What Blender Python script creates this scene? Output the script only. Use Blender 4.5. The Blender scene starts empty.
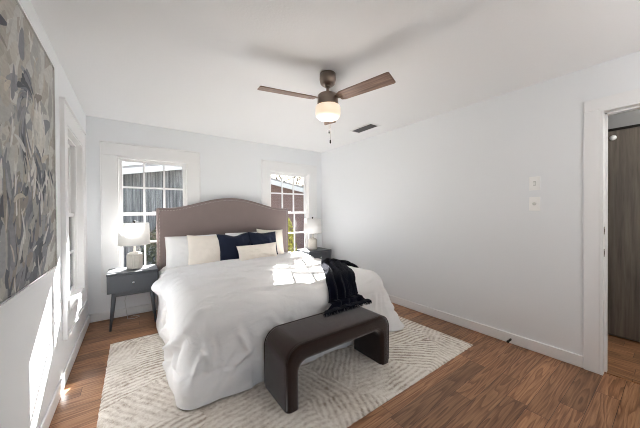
import bpy, bmesh, math, random
from mathutils import Vector, Matrix, noise
from mathutils.bvhtree import BVHTree
random.seed(7)
SC = bpy.context.scene
COL = SC.collection
R = math.radians
PI = math.pi

# ------------------------------------------------------------ camera, light, exposure
cam_d = bpy.data.cameras.new('camera')
cam_d.sensor_width = 36.0
cam_d.sensor_fit = 'HORIZONTAL'
cam_d.lens = 260.2159 / 640 * 36.0
cam_d.clip_start = 0.02
cam = bpy.data.objects.new('camera', cam_d)
COL.objects.link(cam)
_yaw, _pit, _rol, CAMZ = 0.6241, -0.0078, -0.0065, 1.2907
_fw = Vector((math.sin(_yaw) * math.cos(_pit), math.cos(_yaw) * math.cos(_pit), math.sin(_pit)))
_r0 = Vector((math.cos(_yaw), -math.sin(_yaw), 0))
_u0 = _r0.cross(_fw)
_r = _r0 * math.cos(_rol) + _u0 * math.sin(_rol)
_u = -_r0 * math.sin(_rol) + _u0 * math.cos(_rol)
cam.matrix_world = Matrix(((_r.x, _u.x, -_fw.x, 0), (_r.y, _u.y, -_fw.y, 0), (_r.z, _u.z, -_fw.z, CAMZ), (0, 0, 0, 1)))
SC.camera = cam

SUN_STRENGTH = 62.0
SKY_STRENGTH = 0.42
SC.view_settings.view_transform = 'Standard'
SC.view_settings.look = 'None'
SC.view_settings.gamma = 1.0
SC.view_settings.exposure = 0.09
SC.view_settings.use_curve_mapping = False
SC.cycles.use_denoising = True
SC.cycles.filter_width = 1.0
SC.cycles.max_bounces = 14
SC.cycles.diffuse_bounces = 10
SC.cycles.glossy_bounces = 4
SC.cycles.transparent_max_bounces = 16
SC.cycles.caustics_reflective = False
SC.cycles.caustics_refractive = False
SC.cycles.sample_clamp_indirect = 12.0

world = bpy.data.worlds.new('sky')
SC.world = world
world.use_nodes = True
wn = world.node_tree
wn.nodes.clear()
_o = wn.nodes.new('ShaderNodeOutputWorld')
_b = wn.nodes.new('ShaderNodeBackground')
_s = wn.nodes.new('ShaderNodeTexSky')
_s.sky_type = 'NISHITA'
_s.sun_disc = False
_s.sun_elevation = R(29.8)
_s.sun_rotation = R(24.4)
_s.dust_density = 1.5
_h = wn.nodes.new('ShaderNodeMixRGB')
_h.inputs['Fac'].default_value = 0.55
_h.inputs['Color2'].default_value = (2.2, 2.6, 3.2, 1)
wn.links.new(_s.outputs[0], _h.inputs['Color1'])
wn.links.new(_h.outputs[0], _b.inputs[0])
_b.inputs[1].default_value = SKY_STRENGTH
wn.links.new(_b.outputs[0], _o.inputs[0])

SUN_DIR = Vector((-1.0, -2.19, -1.39)).normalized()
sun_d = bpy.data.lights.new('sun', 'SUN')
sun_d.energy = SUN_STRENGTH
sun_d.angle = R(0.1)
sun_d.color = (1.0, 0.985, 0.965)
sun = bpy.data.objects.new('sun', sun_d)
COL.objects.link(sun)
sun.location = (6, 12, 8)
sun.rotation_euler = SUN_DIR.to_track_quat('-Z', 'Y').to_euler()

# ------------------------------------------------------------ room numbers
XL, XR, YB, YF, H = -0.4354, 2.9822, 4.0815, -1.0, 2.44
T = 0.15


# ------------------------------------------------------------ material helpers
class NT:
    def __init__(s, name):
        s.m = bpy.data.materials.new(name)
        s.m.use_nodes = True
        s.t = s.m.node_tree
        s.b = s.t.nodes['Principled BSDF']
        s.out = s.t.nodes['Material Output']

    def n(s, kind, **kw):
        nd = s.t.nodes.new('ShaderNode' + kind)
        for k, v in kw.items():
            if hasattr(nd, k):
                setattr(nd, k, v)
            else:
                nd.inputs[k.replace('_', ' ')].default_value = v
        return nd

    def l(s, a, b):
        s.t.links.new(a, b)

    def val(s, x, sock):
        if isinstance(x, (int, float)):
            sock.default_value = x
        else:
            s.l(x, sock)

    def math(s, op, a, b=0.0, c=0.0):
        nd = s.n('Math', operation=op)
        for i, x in enumerate((a, b, c)):
            s.val(x, nd.inputs[i])
        return nd.outputs[0]

    def mix(s, f, a, b, mode='MIX'):
        nd = s.n('MixRGB', blend_type=mode)
        s.val(f, nd.inputs[0])
        for i, x in ((1, a), (2, b)):
            if isinstance(x, tuple):
                nd.inputs[i].default_value = (x + (1,))[:4]
            else:
                s.l(x, nd.inputs[i])
        return nd.outputs[0]

    def coord(s, kind='Object'):
        return s.n('TexCoord').outputs[kind]

    def mapping(s, v, scale=(1, 1, 1), loc=(0, 0, 0), rot=(0, 0, 0)):
        nd = s.n('Mapping')
        s.l(v, nd.inputs[0])
        nd.inputs['Scale'].default_value = scale
        nd.inputs['Location'].default_value = loc
        nd.inputs['Rotation'].default_value = rot
        return nd.outputs[0]

    def noise(s, v, scale=5, detail=2, rough=0.5, dist=0.0, out=0):
        nd = s.n('TexNoise')
        s.l(v, nd.inputs['Vector'])
        nd.inputs['Scale'].default_value = scale
        nd.inputs['Detail'].default_value = detail
        nd.inputs['Roughness'].default_value = rough
        nd.inputs['Distortion'].default_value = dist
        return nd.outputs[out]

    def ramp(s, v, stops, interp='LINEAR'):
        nd = s.n('ValToRGB')
        s.l(v, nd.inputs[0])
        cr = nd.color_ramp
        cr.interpolation = interp
        while len(cr.elements) > 1:
            cr.elements.remove(cr.elements[-1])
        for i, (p, c) in enumerate(stops):
            e = cr.elements[0] if i == 0 else cr.elements.new(p)
            e.position = p
            e.color = (c + (1,))[:4] if isinstance(c, tuple) else (c, c, c, 1)
        return nd.outputs[0]

    def bump(s, h, strength=0.2, dist=0.01):
        nd = s.n('Bump')
        s.l(h, nd.inputs['Height'])
        nd.inputs['Strength'].default_value = strength
        nd.inputs['Distance'].default_value = dist
        s.l(nd.outputs[0], s.b.inputs['Normal'])

    def base(s, c, rough=0.6, metal=0.0, spec=0.5):
        if isinstance(c, tuple):
            s.b.inputs['Base Color'].default_value = (c + (1,))[:4]
        else:
            s.l(c, s.b.inputs['Base Color'])
        s.val(rough, s.b.inputs['Roughness'])
        s.b.inputs['Metallic'].default_value = metal
        s.b.inputs['Specular IOR Level'].default_value = spec
        return s.m


def srgb(r, g, b):
    def f(c):
        c /= 255.0
        return c / 12.92 if c <= 0.04045 else ((c + 0.055) / 1.055) ** 2.4
    return (f(r), f(g), f(b))


M = {}


def plain(name, rgb, rough=0.6, metal=0.0, nscale=0, nstr=0.1, spec=0.5, var=0.0):
    t = NT(name)
    c = rgb
    if nscale:
        n = t.noise(t.coord(), nscale, 4, 0.6)
        t.bump(n, nstr, 0.004)
        if var:
            c = t.mix(n, tuple(x * (1 - var) for x in rgb), tuple(min(1, x * (1 + var)) for x in rgb))
    elif var:
        n = t.noise(t.coord(), 12, 3)
        c = t.mix(n, tuple(x * (1 - var) for x in rgb), tuple(min(1, x * (1 + var)) for x in rgb))
    t.base(c, rough, metal, spec)
    M[name] = t.m
    return t.m


# walls: orange-peel paint
t = NT('wall_paint')
n = t.noise(t.coord(), 160, 3, 0.6)
t.bump(n, 0.18, 0.003)
t.base((0.83, 0.85, 0.87), 0.75, 0, 0.3)
M['wall'] = t.m
t = NT('ceiling_paint')
n = t.noise(t.coord(), 70, 4, 0.65)
t.bump(n, 0.35, 0.004)
t.base((0.88, 0.885, 0.89), 0.85, 0, 0.2)
M['ceiling'] = t.m
plain('trim', (0.84, 0.845, 0.85), 0.38, nscale=30, nstr=0.02)
plain('vinyl', (0.86, 0.86, 0.86), 0.4)


def wood_floor(name, swap=False):
    t = NT(name)
    co = t.coord()
    sep = t.n('SeparateXYZ')
    t.l(co, sep.inputs[0])
    X, Y = (sep.outputs[1], sep.outputs[0]) if swap else (sep.outputs[0], sep.outputs[1])
    row = t.math('FLOOR', t.math('DIVIDE', Y, 0.118))
    wr = t.n('TexWhiteNoise', noise_dimensions='1D')
    t.l(row, wr.inputs['W'])
    xo = t.math('ADD', t.math('DIVIDE', X, 1.05), t.math('MULTIPLY', wr.outputs[0], 7.3))
    cc = t.math('FLOOR', xo)
    cmb = t.n('CombineXYZ')
    t.l(row, cmb.inputs[0]); t.l(cc, cmb.inputs[1])
    wi = t.n('TexWhiteNoise', noise_dimensions='2D')
    t.l(cmb.outputs[0], wi.inputs['Vector'])
    idv = wi.outputs[0]
    # grain coordinates, shifted per plank
    gx = t.math('ADD', t.math('MULTIPLY', X, 1.0), t.math('MULTIPLY', idv, 31.0))
    gy = t.math('ADD', Y, t.math('MULTIPLY', idv, 17.0))
    g = t.n('CombineXYZ')
    t.l(gx, g.inputs[0]); t.l(gy, g.inputs[1])
    g1 = t.noise(t.mapping(g.outputs[0], (1.0, 13, 1)), 1.0, 2, 0.5, 0.3)
    rings = t.math('FRACT', t.math('MULTIPLY', g1, 9.0))
    ringsoft = t.ramp(rings, [(0.0, 0.0), (0.55, 0.85), (0.9, 1.0), (1.0, 0.0)])
    fine = t.noise(t.mapping(g.outputs[0], (4, 120, 1)), 1.0, 4, 0.65)
    broad = t.noise(t.mapping(g.outputs[0], (1.4, 6, 1)), 1.0, 2, 0.5)
    a, b_, c_ = srgb(70, 43, 28), srgb(126, 87, 60), srgb(176, 134, 99)
    k = t.math('ADD', t.math('MULTIPLY', ringsoft, 0.22), t.math('ADD', t.math('MULTIPLY', fine, 0.62), t.math('MULTIPLY', broad, 0.32)))
    col = t.ramp(k, [(0.27, a), (0.54, b_), (0.84, c_)])
    tint = t.math('ADD', 0.70, t.math('MULTIPLY', idv, 0.60))
    tc = t.n('CombineXYZ')
    for i in range(3):
        t.l(tint, tc.inputs[i])
    col = t.mix(1.0, col, tc.outputs[0], 'MULTIPLY')
    fy = t.math('FRACT', t.math('DIVIDE', Y, 0.118))
    fx = t.math('FRACT', xo)
    gap = t.math('MULTIPLY', t.math('GREATER_THAN', fy, 0.018), t.math('GREATER_THAN', fx, 0.0022))
    col = t.mix(gap, srgb(46, 28, 20), col)
    t.bump(t.math('ADD', t.math('MULTIPLY', gap, 1.0), t.math('MULTIPLY', fine, 0.12)), 0.25, 0.002)
    t.base(col, t.math('ADD', 0.34, t.math('MULTIPLY', fine, 0.12)), 0, 0.45)
    return t.m


M['floor'] = wood_floor('plank_floor')
M['hall_floor'] = wood_floor('hall_plank_floor', True)

# thin glass
t = NT('window_glass')
tr = t.n('BsdfTransparent')
gl = t.n('BsdfGlossy')
gl.inputs['Roughness'].default_value = 0.02
lw = t.n('Fresnel')
lw.inputs[0].default_value = 1.35
mx = t.n('MixShader')
t.l(lw.outputs[0], mx.inputs[0]); t.l(tr.outputs[0], mx.inputs[1]); t.l(gl.outputs[0], mx.inputs[2])
t.l(mx.outputs[0], t.out.inputs[0])
M['glass'] = t.m


def fabric(name, rgb, scale=420, strength=0.25, rough=0.9, var=0.06, sheen=0.0, big=0.0):
    t = NT(name)
    co = t.coord()
    w1 = t.n('TexWave', wave_type='BANDS', bands_direction='X', Scale=scale, Distortion=0.6)
    w2 = t.n('TexWave', wave_type='BANDS', bands_direction='Z', Scale=scale, Distortion=0.6)
    t.l(co, w1.inputs['Vector']); t.l(co, w2.inputs['Vector'])
    h = t.math('ADD', w1.outputs['Fac'], w2.outputs['Fac'])
    n = t.noise(co, 9, 3, 0.6)
    t.bump(t.math('ADD', t.math('MULTIPLY', h, 0.3), t.math('MULTIPLY', n, big)), strength, 0.002)
    c = t.mix(n, tuple(x * (1 - var) for x in rgb), tuple(min(1, x * (1 + var)) for x in rgb))
    t.base(c, rough, 0, {'throw': 0.0, 'bench': 0.02}.get(name, 0.25))
    if sheen:
        t.b.inputs['Sheen Weight'].default_value = sheen
        t.b.inputs['Sheen Roughness'].default_value = 0.4
    M[name] = t.m
    return t.m


fabric('duvet', (0.80, 0.79, 0.785), 300, 0.12, 0.85, 0.02)
_n = M['duvet'].node_tree
_c = _n.nodes.new('ShaderNodeTexCoord')
_mp = _n.nodes.new('ShaderNodeMapping')
_mp.inputs['Rotation'].default_value = (0, 0, -.2)
_mp.inputs['Scale'].default_value = (1.6, 5.0, 3.0)
_w = _n.nodes.new('ShaderNodeTexNoise')
_w.inputs['Scale'].default_value = 1.6
_w.inputs['Detail'].default_value = 4
_w.inputs['Distortion'].default_value = 1.4
_bp = _n.nodes.new('ShaderNodeBump')
_bp.inputs['Strength'].default_value = 0.55
_bp.inputs['Distance'].default_value = 0.035
_old = [x for x in _n.nodes if x.type == 'BUMP' and x != _bp][0]
_n.links.new(_c.outputs['Object'], _mp.inputs[0])
_n.links.new(_mp.outputs[0], _w.inputs['Vector'])
_n.links.new(_w.outputs[0], _bp.inputs['Height'])
_n.links.new(_bp.outputs[0], _old.inputs['Normal'])
fabric('sham', (0.86, 0.86, 0.86), 300, 0.12, 0.85, 0.02)
fabric('cream', srgb(240, 232, 221), 170, 0.5, 0.95, 0.04)
fabric('navy', srgb(25, 32, 51), 200, 0.4, 0.85, 0.12, 0.2)
fabric('taupe', srgb(132, 119, 116), 330, 0.3, 0.9, 0.05, 0.25)
fabric('throw', srgb(15, 17, 28), 110, 0.8, 0.97, 0.3, 0.1)
fabric('bench', srgb(52, 38, 33), 260, 0.5, 0.95, 0.3, 0.6)
fabric('boxspring', (0.55, 0.55, 0.55), 200, 0.2)
fabric('shade', (0.9, 0.9, 0.9), 220, 0.25, 0.9, 0.03)
_t = M['shade']
_nt = _t.node_tree
_tl = _nt.nodes.new('ShaderNodeBsdfTranslucent')
_tl.inputs[0].default_value = (0.9, 0.89, 0.87, 1)
_mx = _nt.nodes.new('ShaderNodeMixShader')
_mx.inputs[0].default_value = 0.4
_nt.links.new(_nt.nodes['Principled BSDF'].outputs[0], _mx.inputs[1])
_nt.links.new(_tl.outputs[0], _mx.inputs[2])
_nt.links.new(_mx.outputs[0], _nt.nodes['Material Output'].inputs[0])

plain('charcoal', srgb(70, 73, 78), 0.42, nscale=60, nstr=0.04, var=0.06)
plain('dark_stain', srgb(40, 37, 36), 0.5, nscale=60, nstr=0.05)
plain('chrome', (0.75, 0.75, 0.75), 0.2, 1.0)
plain('nail', (0.36, 0.33, 0.31), 0.4, 0.8)
plain('nickel', srgb(150, 135, 125), 0.32, 1.0, var=0.1)
plain('dark_metal', srgb(40, 38, 36), 0.45, 0.7)
plain('black', (0.01, 0.01, 0.01), 0.6)
plain('cord_white', (0.6, 0.6, 0.58), 0.5)
plain('switch', (0.93, 0.93, 0.92), 0.3)
plain('ceramic', srgb(196, 190, 182), 0.35, nscale=45, nstr=0.3, var=0.12)
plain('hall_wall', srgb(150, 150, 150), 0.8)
plain('vent_frame', (0.8, 0.8, 0.8), 0.5)
plain('vent_dark', srgb(70, 70, 72), 0.6)

# fan blades: streaked walnut
t = NT('blade_wood')
n = t.noise(t.mapping(t.coord(), (3, 60, 3)), 1.0, 4, 0.6, 0.3)
t.base(t.ramp(n, [(0.3, srgb(96, 76, 66)), (0.55, srgb(138, 112, 98)), (0.75, srgb(166, 140, 122))]), 0.4, 0.0, 0.5)
M['blade'] = t.m
# hall sliding panel: grey-brown stained wood
t = NT('hall_panel_wood')
n = t.noise(t.mapping(t.coord(), (3, 30, 1.5)), 1.0, 4, 0.6, 0.4)
t.base(t.ramp(n, [(0.3, srgb(78, 72, 66)), (0.7, srgb(120, 111, 101))]), 0.6)
M['hall_panel'] = t.m
# lit glass bowl of the fan
t = NT('lit_bowl_glass')
n = t.noise(t.mapping(t.coord(), (1, 1, 2.5)), 14, 4, 0.6, 1.0)
t.base((0.9, 0.85, 0.78), 0.3)
t.l(t.ramp(n, [(0.3, srgb(255, 214, 168)), (0.7, srgb(255, 238, 214))]), t.b.inputs['Emission Color'])
t.b.inputs['Emission Strength'].default_value = 0.6
M['bowl'] = t.m

# shag rug: ivory pile with fields of taupe strokes in changing directions
t = NT('rug_pile')
co = t.coord()
vo = t.n('TexVoronoi', feature='F1', Scale=2.1, Randomness=0.9)
wv = t.mix(0.06, co, t.noise(co, 5, 2, out=1), 'ADD')
t.l(wv, vo.inputs['Vector'])
sc = t.n('SeparateColor')
t.l(vo.outputs['Color'], sc.inputs[0])
ang = t.math('MULTIPLY', sc.outputs[0], 6.28)
vr = t.n('VectorRotate', rotation_type='Z_AXIS')
t.l(wv, vr.inputs['Vector']); t.l(ang, vr.inputs['Angle'])
sx = t.n('SeparateXYZ')
t.l(vr.outputs[0], sx.inputs[0])
st = t.math('SINE', t.math('MULTIPLY', sx.outputs[0], 150.0))
nn = t.noise(co, 42, 5, 0.8)
nl = t.noise(co, 3.0, 3, 0.6)
nv = t.noise(co, 13, 3, 0.6)
brk = t.math('MULTIPLY', t.noise(co, 7, 3, 0.7), t.math('ADD', 0.2, t.math('MULTIPLY', sc.outputs[1], 0.9)))
f = t.math('ADD', t.math('MULTIPLY', st, t.math('MULTIPLY', brk, 0.38)), t.math('ADD', t.math('MULTIPLY', nn, 1.0), t.math('MULTIPLY', nv, 0.5)))
f = t.math('ADD', f, t.math('MULTIPLY', nl, 0.55))
col = t.ramp(f, [(0.55, srgb(232, 226, 217)), (0.95, srgb(214, 205, 194)), (1.0, srgb(190, 178, 164))])
mr = t.n('MapRange')
t.l(f, mr.inputs[0])
mr.inputs[1].default_value = 0.55; mr.inputs[2].default_value = 1.45
col = t.ramp(mr.outputs[0], [(0.34, srgb(236, 230, 221)), (0.60, srgb(214, 205, 194)), (0.84, srgb(170, 157, 143)), (1.0, srgb(130, 115, 101))])
t.bump(t.math('ADD', nn, t.math('MULTIPLY', st, -0.15)), 0.9, 0.012)
t.base(col, 0.98, 0, 0.1)
M['rug'] = t.m

# painting: every brush stroke carries its own paint colour
t = NT('abstract_paint')
at_ = t.n('VertexColor')
at_.layer_name = 'paint'
fine = t.noise(t.mapping(t.coord(), (1, 22, 60), rot=(0.7, 0, 0)), 1.0, 5, 0.65)
md_ = t.ramp(fine, [(0.3, 0.78), (0.7, 1.0)])
t.bump(fine, 0.4, 0.003)
t.base(t.mix(1.0, at_.outputs[0], md_, 'MULTIPLY'), 0.6, 0, 0.3)
M['paint'] = t.m

# outdoors
t = NT('grey_board_siding')
co = t.coord()
n = t.noise(t.mapping(co, (14, 1, 1.0)), 1.0, 5, 0.7, 0.4)
sx = t.n('SeparateXYZ'); t.l(co, sx.inputs[0])
gp = t.math('GREATER_THAN', t.math('FRACT', t.math('DIVIDE', sx.outputs[0], 0.2)), 0.07)
c = t.ramp(n, [(0.3, srgb(80, 80, 80)), (0.5, srgb(112, 112, 112)), (0.72, srgb(158, 158, 158))])
t.base(t.mix(gp, srgb(60, 62, 66), c), 0.9)
M['siding'] = t.m
t = NT('rosy_brick')
br = t.n('TexBrick', Scale=4.0)
t.l(t.mapping(t.coord(), (1, 1, 1), rot=(PI / 2, 0, 0)), br.inputs['Vector'])
br.inputs['Color1'].default_value = srgb(128, 104, 98) + (1,)
br.inputs['Color2'].default_value = srgb(122, 99, 93) + (1,)
br.inputs['Mortar'].default_value = srgb(136, 116, 110) + (1,)
t.base(br.outputs[0], 0.95)
M['brick'] = t.m
plain('roof_felt', srgb(150, 146, 144), 0.95, nscale=6, nstr=0.5, var=0.15)
plain('fascia', srgb(210, 208, 205), 0.8)
plain('bark', srgb(96, 84, 76), 0.95, nscale=20, nstr=0.6, var=0.2)
plain('leaf_dark', srgb(62, 66, 50), 0.8, var=0.4)
plain('leaf_yellow', srgb(150, 146, 60), 0.7, var=0.3)
t = NT('winter_grass')
t.base(t.ramp(t.noise(t.coord(), 3, 6, 0.7), [(0.3, srgb(70, 68, 46)), (0.7, srgb(112, 104, 76))]), 0.95)
M['grass'] = t.m


# ------------------------------------------------------------ mesh helpers
def link(o):
    COL.objects.link(o)
    return o


def obj(name, bm, mat, parent=None, smooth=False, bevel=0, seg=2):
    me = bpy.data.meshes.new(name)
    bmesh.ops.recalc_face_normals(bm, faces=bm.faces[:])
    bm.to_mesh(me)
    bm.free()
    me.materials.append(M[mat] if isinstance(mat, str) else mat)
    if smooth:
        for p in me.polygons:
            p.use_smooth = True
    o = link(bpy.data.objects.new(name, me))
    if parent:
        o.parent = parent
    if bevel:
        md = o.modifiers.new('bevel', 'BEVEL')
        md.width = bevel
        md.segments = seg
        md.limit_method = 'ANGLE'
        md.angle_limit = R(40)
    return o


def tag(o, label=None, cat=None, group=None, kind=None):
    if label: o['label'] = label
    if cat: o['category'] = cat
    if group: o['group'] = group
    if kind: o['kind'] = kind
    return o


def empty(name, loc, label=None, cat=None, group=None, kind=None, rz=0):
    o = link(bpy.data.objects.new(name, None))
    o.empty_display_size = 0.1
    o.location = loc
    o.rotation_euler.z = rz
    return tag(o, label, cat, group, kind)


def box(bm, x0, x1, y0, y1, z0, z1):
    r = bmesh.ops.create_cube(bm, size=1.0)
    for v in r['verts']:
        v.co = Vector(((x0 + x1) / 2 + v.co.x * (x1 - x0), (y0 + y1) / 2 + v.co.y * (y1 - y0), (z0 + z1) / 2 + v.co.z * (z1 - z0)))
    return r['verts']


def boxes(*bs):
    bm = bmesh.new()
    for b in bs:
        box(bm, *b)
    return bm


def lathe(bm, prof, cx=0, cy=0, n=48, rib=0, ribamp=0.0, close=False):
    rings = []
    for r, z in prof:
        ring = []
        for i in range(n):
            a = 2 * PI * i / n
            rr = r * (1 + (ribamp * (1 if (i % 2) else -1) if rib and r > 0.01 else 0))
            ring.append(bm.verts.new((cx + rr * math.cos(a), cy + rr * math.sin(a), z)))
        rings.append(ring)
    for a, b in zip(rings, rings[1:]):
        for i in range(n):
            bm.faces.new((a[i], a[(i + 1) % n], b[(i + 1) % n], b[i]))
    if close:
        for i in range(n):
            bm.faces.new((rings[-1][i], rings[-1][(i + 1) % n], rings[0][(i + 1) % n], rings[0][i]))
    else:
        bm.faces.new(rings[0][::-1])
        bm.faces.new(rings[-1])
    return bm


def tube(bm, pts, rad, n=8):
    pts = [Vector(p) for p in pts]
    rads = rad if isinstance(rad, (list, tuple)) else [rad] * len(pts)
    rings = []
    up = Vector((0.13, 0.27, 0.95)).normalized()
    for i, p in enumerate(pts):
        tg = (pts[min(i + 1, len(pts) - 1)] - pts[max(i - 1, 0)]).normalized()
        s = tg.cross(up)
        if s.length < 1e-3:
            s = tg.cross(Vector((1, 0, 0)))
        s.normalize()
        w = s.cross(tg).normalized()
        rings.append([bm.verts.new(p + (s * math.cos(2 * PI * k / n) + w * math.sin(2 * PI * k / n)) * rads[i]) for k in range(n)])
    for a, b in zip(rings, rings[1:]):
        for k in range(n):
            bm.faces.new((a[k], a[(k + 1) % n], b[(k + 1) % n], b[k]))
    bm.faces.new(rings[0][::-1])
    bm.faces.new(rings[-1])
    return bm


def prism(bm, poly, axis, a, b):
    """extrude a 2D polygon; axis 'Y': poly in (x,z), from y=a to b; axis 'X': poly in (y,z)"""
    def p3(p, t_):
        return (p[0], t_, p[1]) if axis == 'Y' else ((t_, p[0], p[1]) if axis == 'X' else (p[0], p[1], t_))
    A = [bm.verts.new(p3(p, a)) for p in poly]
    B = [bm.verts.new(p3(p, b)) for p in poly]
    n = len(poly)
    for i in range(n):
        bm.faces.new((A[i], A[(i + 1) % n], B[(i + 1) % n], B[i]))
    bm.faces.new(A[::-1])
    bm.faces.new(B)
    return bm


def arc(cx, cz, r, a0, a1, n=10):
    return [(cx + r * math.cos(R(a0 + (a1 - a0) * i / n)), cz + r * math.sin(R(a0 + (a1 - a0) * i / n))) for i in range(n + 1)]


def copy_tree(o, parent=None):
    c = o.copy()
    COL.objects.link(c)
    c.parent = parent
    for ch in [x for x in bpy.data.objects if x.parent == o]:
        copy_tree(ch, c)
    return c


def structure(name, bm, mat, parent=None, **kw):
    o = obj(name, bm, mat, parent, **kw)
    if parent is None:
        o['kind'] = 'structure'
    return o


# ------------------------------------------------------------ room shell
ZS, ZT = 0.50, 2.00                          # window opening, sill and head
W1 = (-0.152, 0.638)                         # openings in the back wall (x)
W2 = (1.895, 2.685)
WL = (2.870, 3.660)                          # opening in the left wall (y)
DY0, DY1, DZ = -0.45, 0.372, 2.075           # doorway in the right wall (y)

structure('floor', boxes((XL - T, XR + 0.06, YF - T, YB + T, -0.12, 0.0)), 'floor')
structure('ceiling', boxes((XL - T, XR + T, YF - T, YB + T, H, H + 0.12)), 'ceiling')
structure('wall_back', boxes(
    (XL - T, W1[0], YB, YB + T, 0, H), (W1[1], W2[0], YB, YB + T, 0, H), (W2[1], XR + T, YB, YB + T, 0, H),
    (W1[0], W1[1], YB, YB + T, 0, ZS), (W1[0], W1[1], YB, YB + T, ZT, H),
    (W2[0], W2[1], YB, YB + T, 0, ZS), (W2[0], W2[1], YB, YB + T, ZT, H)), 'wall')
structure('wall_left', boxes(
    (XL - T, XL, YF - T, WL[0], 0, H), (XL - T, XL, WL[1], YB, 0, H),
    (XL - T, XL, WL[0], WL[1], 0, ZS), (XL - T, XL, WL[0], WL[1], ZT, H)), 'wall')
structure('wall_right', boxes(
    (XR, XR + T, DY1, YB, 0, H), (XR, XR + T, YF - T, DY0, 0, H), (XR, XR + T, DY0, DY1, DZ, H)), 'wall')
PX0, PX1, PZ = -0.30, 0.80, 2.1               # unseen glazed opening, added behind the camera to let in more daylight
structure('wall_front', boxes((XL, PX0, YF - T, YF, 0, H), (PX1, XR, YF - T, YF, 0, H), (PX0, PX1, YF - T, YF, PZ, H)), 'wall')
pd = empty('added_glazed_door', (PX0, YF, 0), kind='structure')
_w = PX1 - PX0
for _k in (0, 1):
    _a, _b = _k * _w / 2, (_k + 1) * _w / 2
    _f = obj('added_door_leaf', boxes((_a, _a + .06, -.10, -.06, 0, PZ), (_b - .06, _b, -.10, -.06, 0, PZ), (_a + .06, _b - .06, -.10, -.06, 0, .09), (_a + .06, _b - .06, -.10, -.06, PZ - .07, PZ)), 'vinyl', pd)
    obj('pane', boxes((_a + .06, _b - .06, -.082, -.078, .09, PZ - .07)), 'glass', _f)


def baseboard(name, bs):
    o = structure(name, boxes(*bs), 'trim', bevel=0.006)
    return o


BH, BT = 0.100, 0.014
baseboard('baseboard_back', [(XL + BT, XR - BT, YB - BT, YB, 0, BH)])
baseboard('baseboard_left', [(XL, XL + BT, YF, YB, 0, BH)])
baseboard('baseboard_right', [(XR - BT, XR, DY1 + 0.092, YB, 0, BH), (XR - BT, XR, YF, DY0 - 0.092, 0, BH)])


def window(name, origin, rz):
    """window in local coordinates: x along the wall 0..0.79, y outward, z up; the room is at y<0"""
    w, cw, ct = 0.79, 0.150, 0.020
    e = empty(name, origin, kind='structure', rz=rz)
    # flat picture-frame casing, four boards in one part with a thin outer back band
    obj('casing', boxes((-cw, w + cw, -ct, 0, ZT, ZT + cw), (-cw, w + cw, -ct, 0, ZS - cw, ZS),
                        (-cw, 0, -ct, 0, ZS, ZT), (w, w + cw, -ct, 0, ZS, ZT)), 'trim', e, bevel=0.003)
    obj('back_band', boxes((-cw - .012, w + cw + .012, -ct - .014, 0, ZT + cw, ZT + cw + .014),
                           (-cw - .012, -cw, -ct - .008, 0, ZS - cw, ZT + cw), (w + cw, w + cw + .012, -ct - .008, 0, ZS - cw, ZT + cw),
                           (-cw - .012, w + cw + .012, -ct - .008, 0, ZS - cw - .012, ZS - cw)), 'trim', e, bevel=0.002)
    obj('jamb', boxes((0, 0.014, -ct + .004, T, ZS, ZT), (w - 0.014, w, -ct + .004, T, ZS, ZT), (0.014, w - 0.014, -ct + .004, T, ZT - 0.014, ZT),
                      (0.014, w - 0.014, -ct + .004, T, ZS, ZS + 0.016)), 'vinyl', e, bevel=0.002)
    obj('stop', boxes((0.014, 0.030, 0.03, 0.05, ZS + .016, ZT - .014), (w - 0.030, w - .014, 0.03, 0.05, ZS + .016, ZT - .014),
                      (0.03, w - 0.03, 0.03, 0.05, ZT - 0.030, ZT - .014)), 'vinyl', e)
    for nm, y0, y1, z0, z1 in (('upper_sash', 0.078, 0.106, 1.262, ZT - 0.014), ('lower_sash', 0.050, 0.078, ZS + 0.016, 1.296)):
        a, b = 0.016, w - 0.016
        st = 0.036
        gx0, gx1, gz0, gz1 = a + st, b - st, z0 + (0.038 if nm == 'upper_sash' else 0.045), z1 - 0.036
        bs = [(a, gx0, y0, y1, z0, z1), (gx1, b, y0, y1, z0, z1), (gx0, gx1, y0, y1, z0, gz0), (gx0, gx1, y0, y1, gz1, z1)]
        s = obj(nm, boxes(*bs), 'vinyl', e, bevel=0.002)
        ym = (y0 + y1) / 2
        m = 0.012
        gb = [(gx0 + (gx1 - gx0) * k / 3 - m, gx0 + (gx1 - gx0) * k / 3 + m, ym - .008, ym + .008, gz0, gz1) for k in (1, 2)]
        gb.append((gx0, gx1, ym - .0075, ym + .0075, (gz0 + gz1) / 2 - m, (gz0 + gz1) / 2 + m))
        obj('muntin', boxes(*gb), 'vinyl', s)
        obj('pane', boxes((gx0, gx1, ym - .002, ym + .002, gz0, gz1)), 'glass', s)
        if nm == 'lower_sash':
            obj('sash_lock', boxes((w / 2 - .03, w / 2 + .03, y0 - .012, y0 + .01, z1, z1 + .014)), 'vinyl', s, bevel=.003)
    return e


window('window_1', (W1[0], YB, 0), 0)
window('window_2', (W2[0], YB, 0), 0)
window('window_3', (XL, WL[0], 0), R(90))

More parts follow.
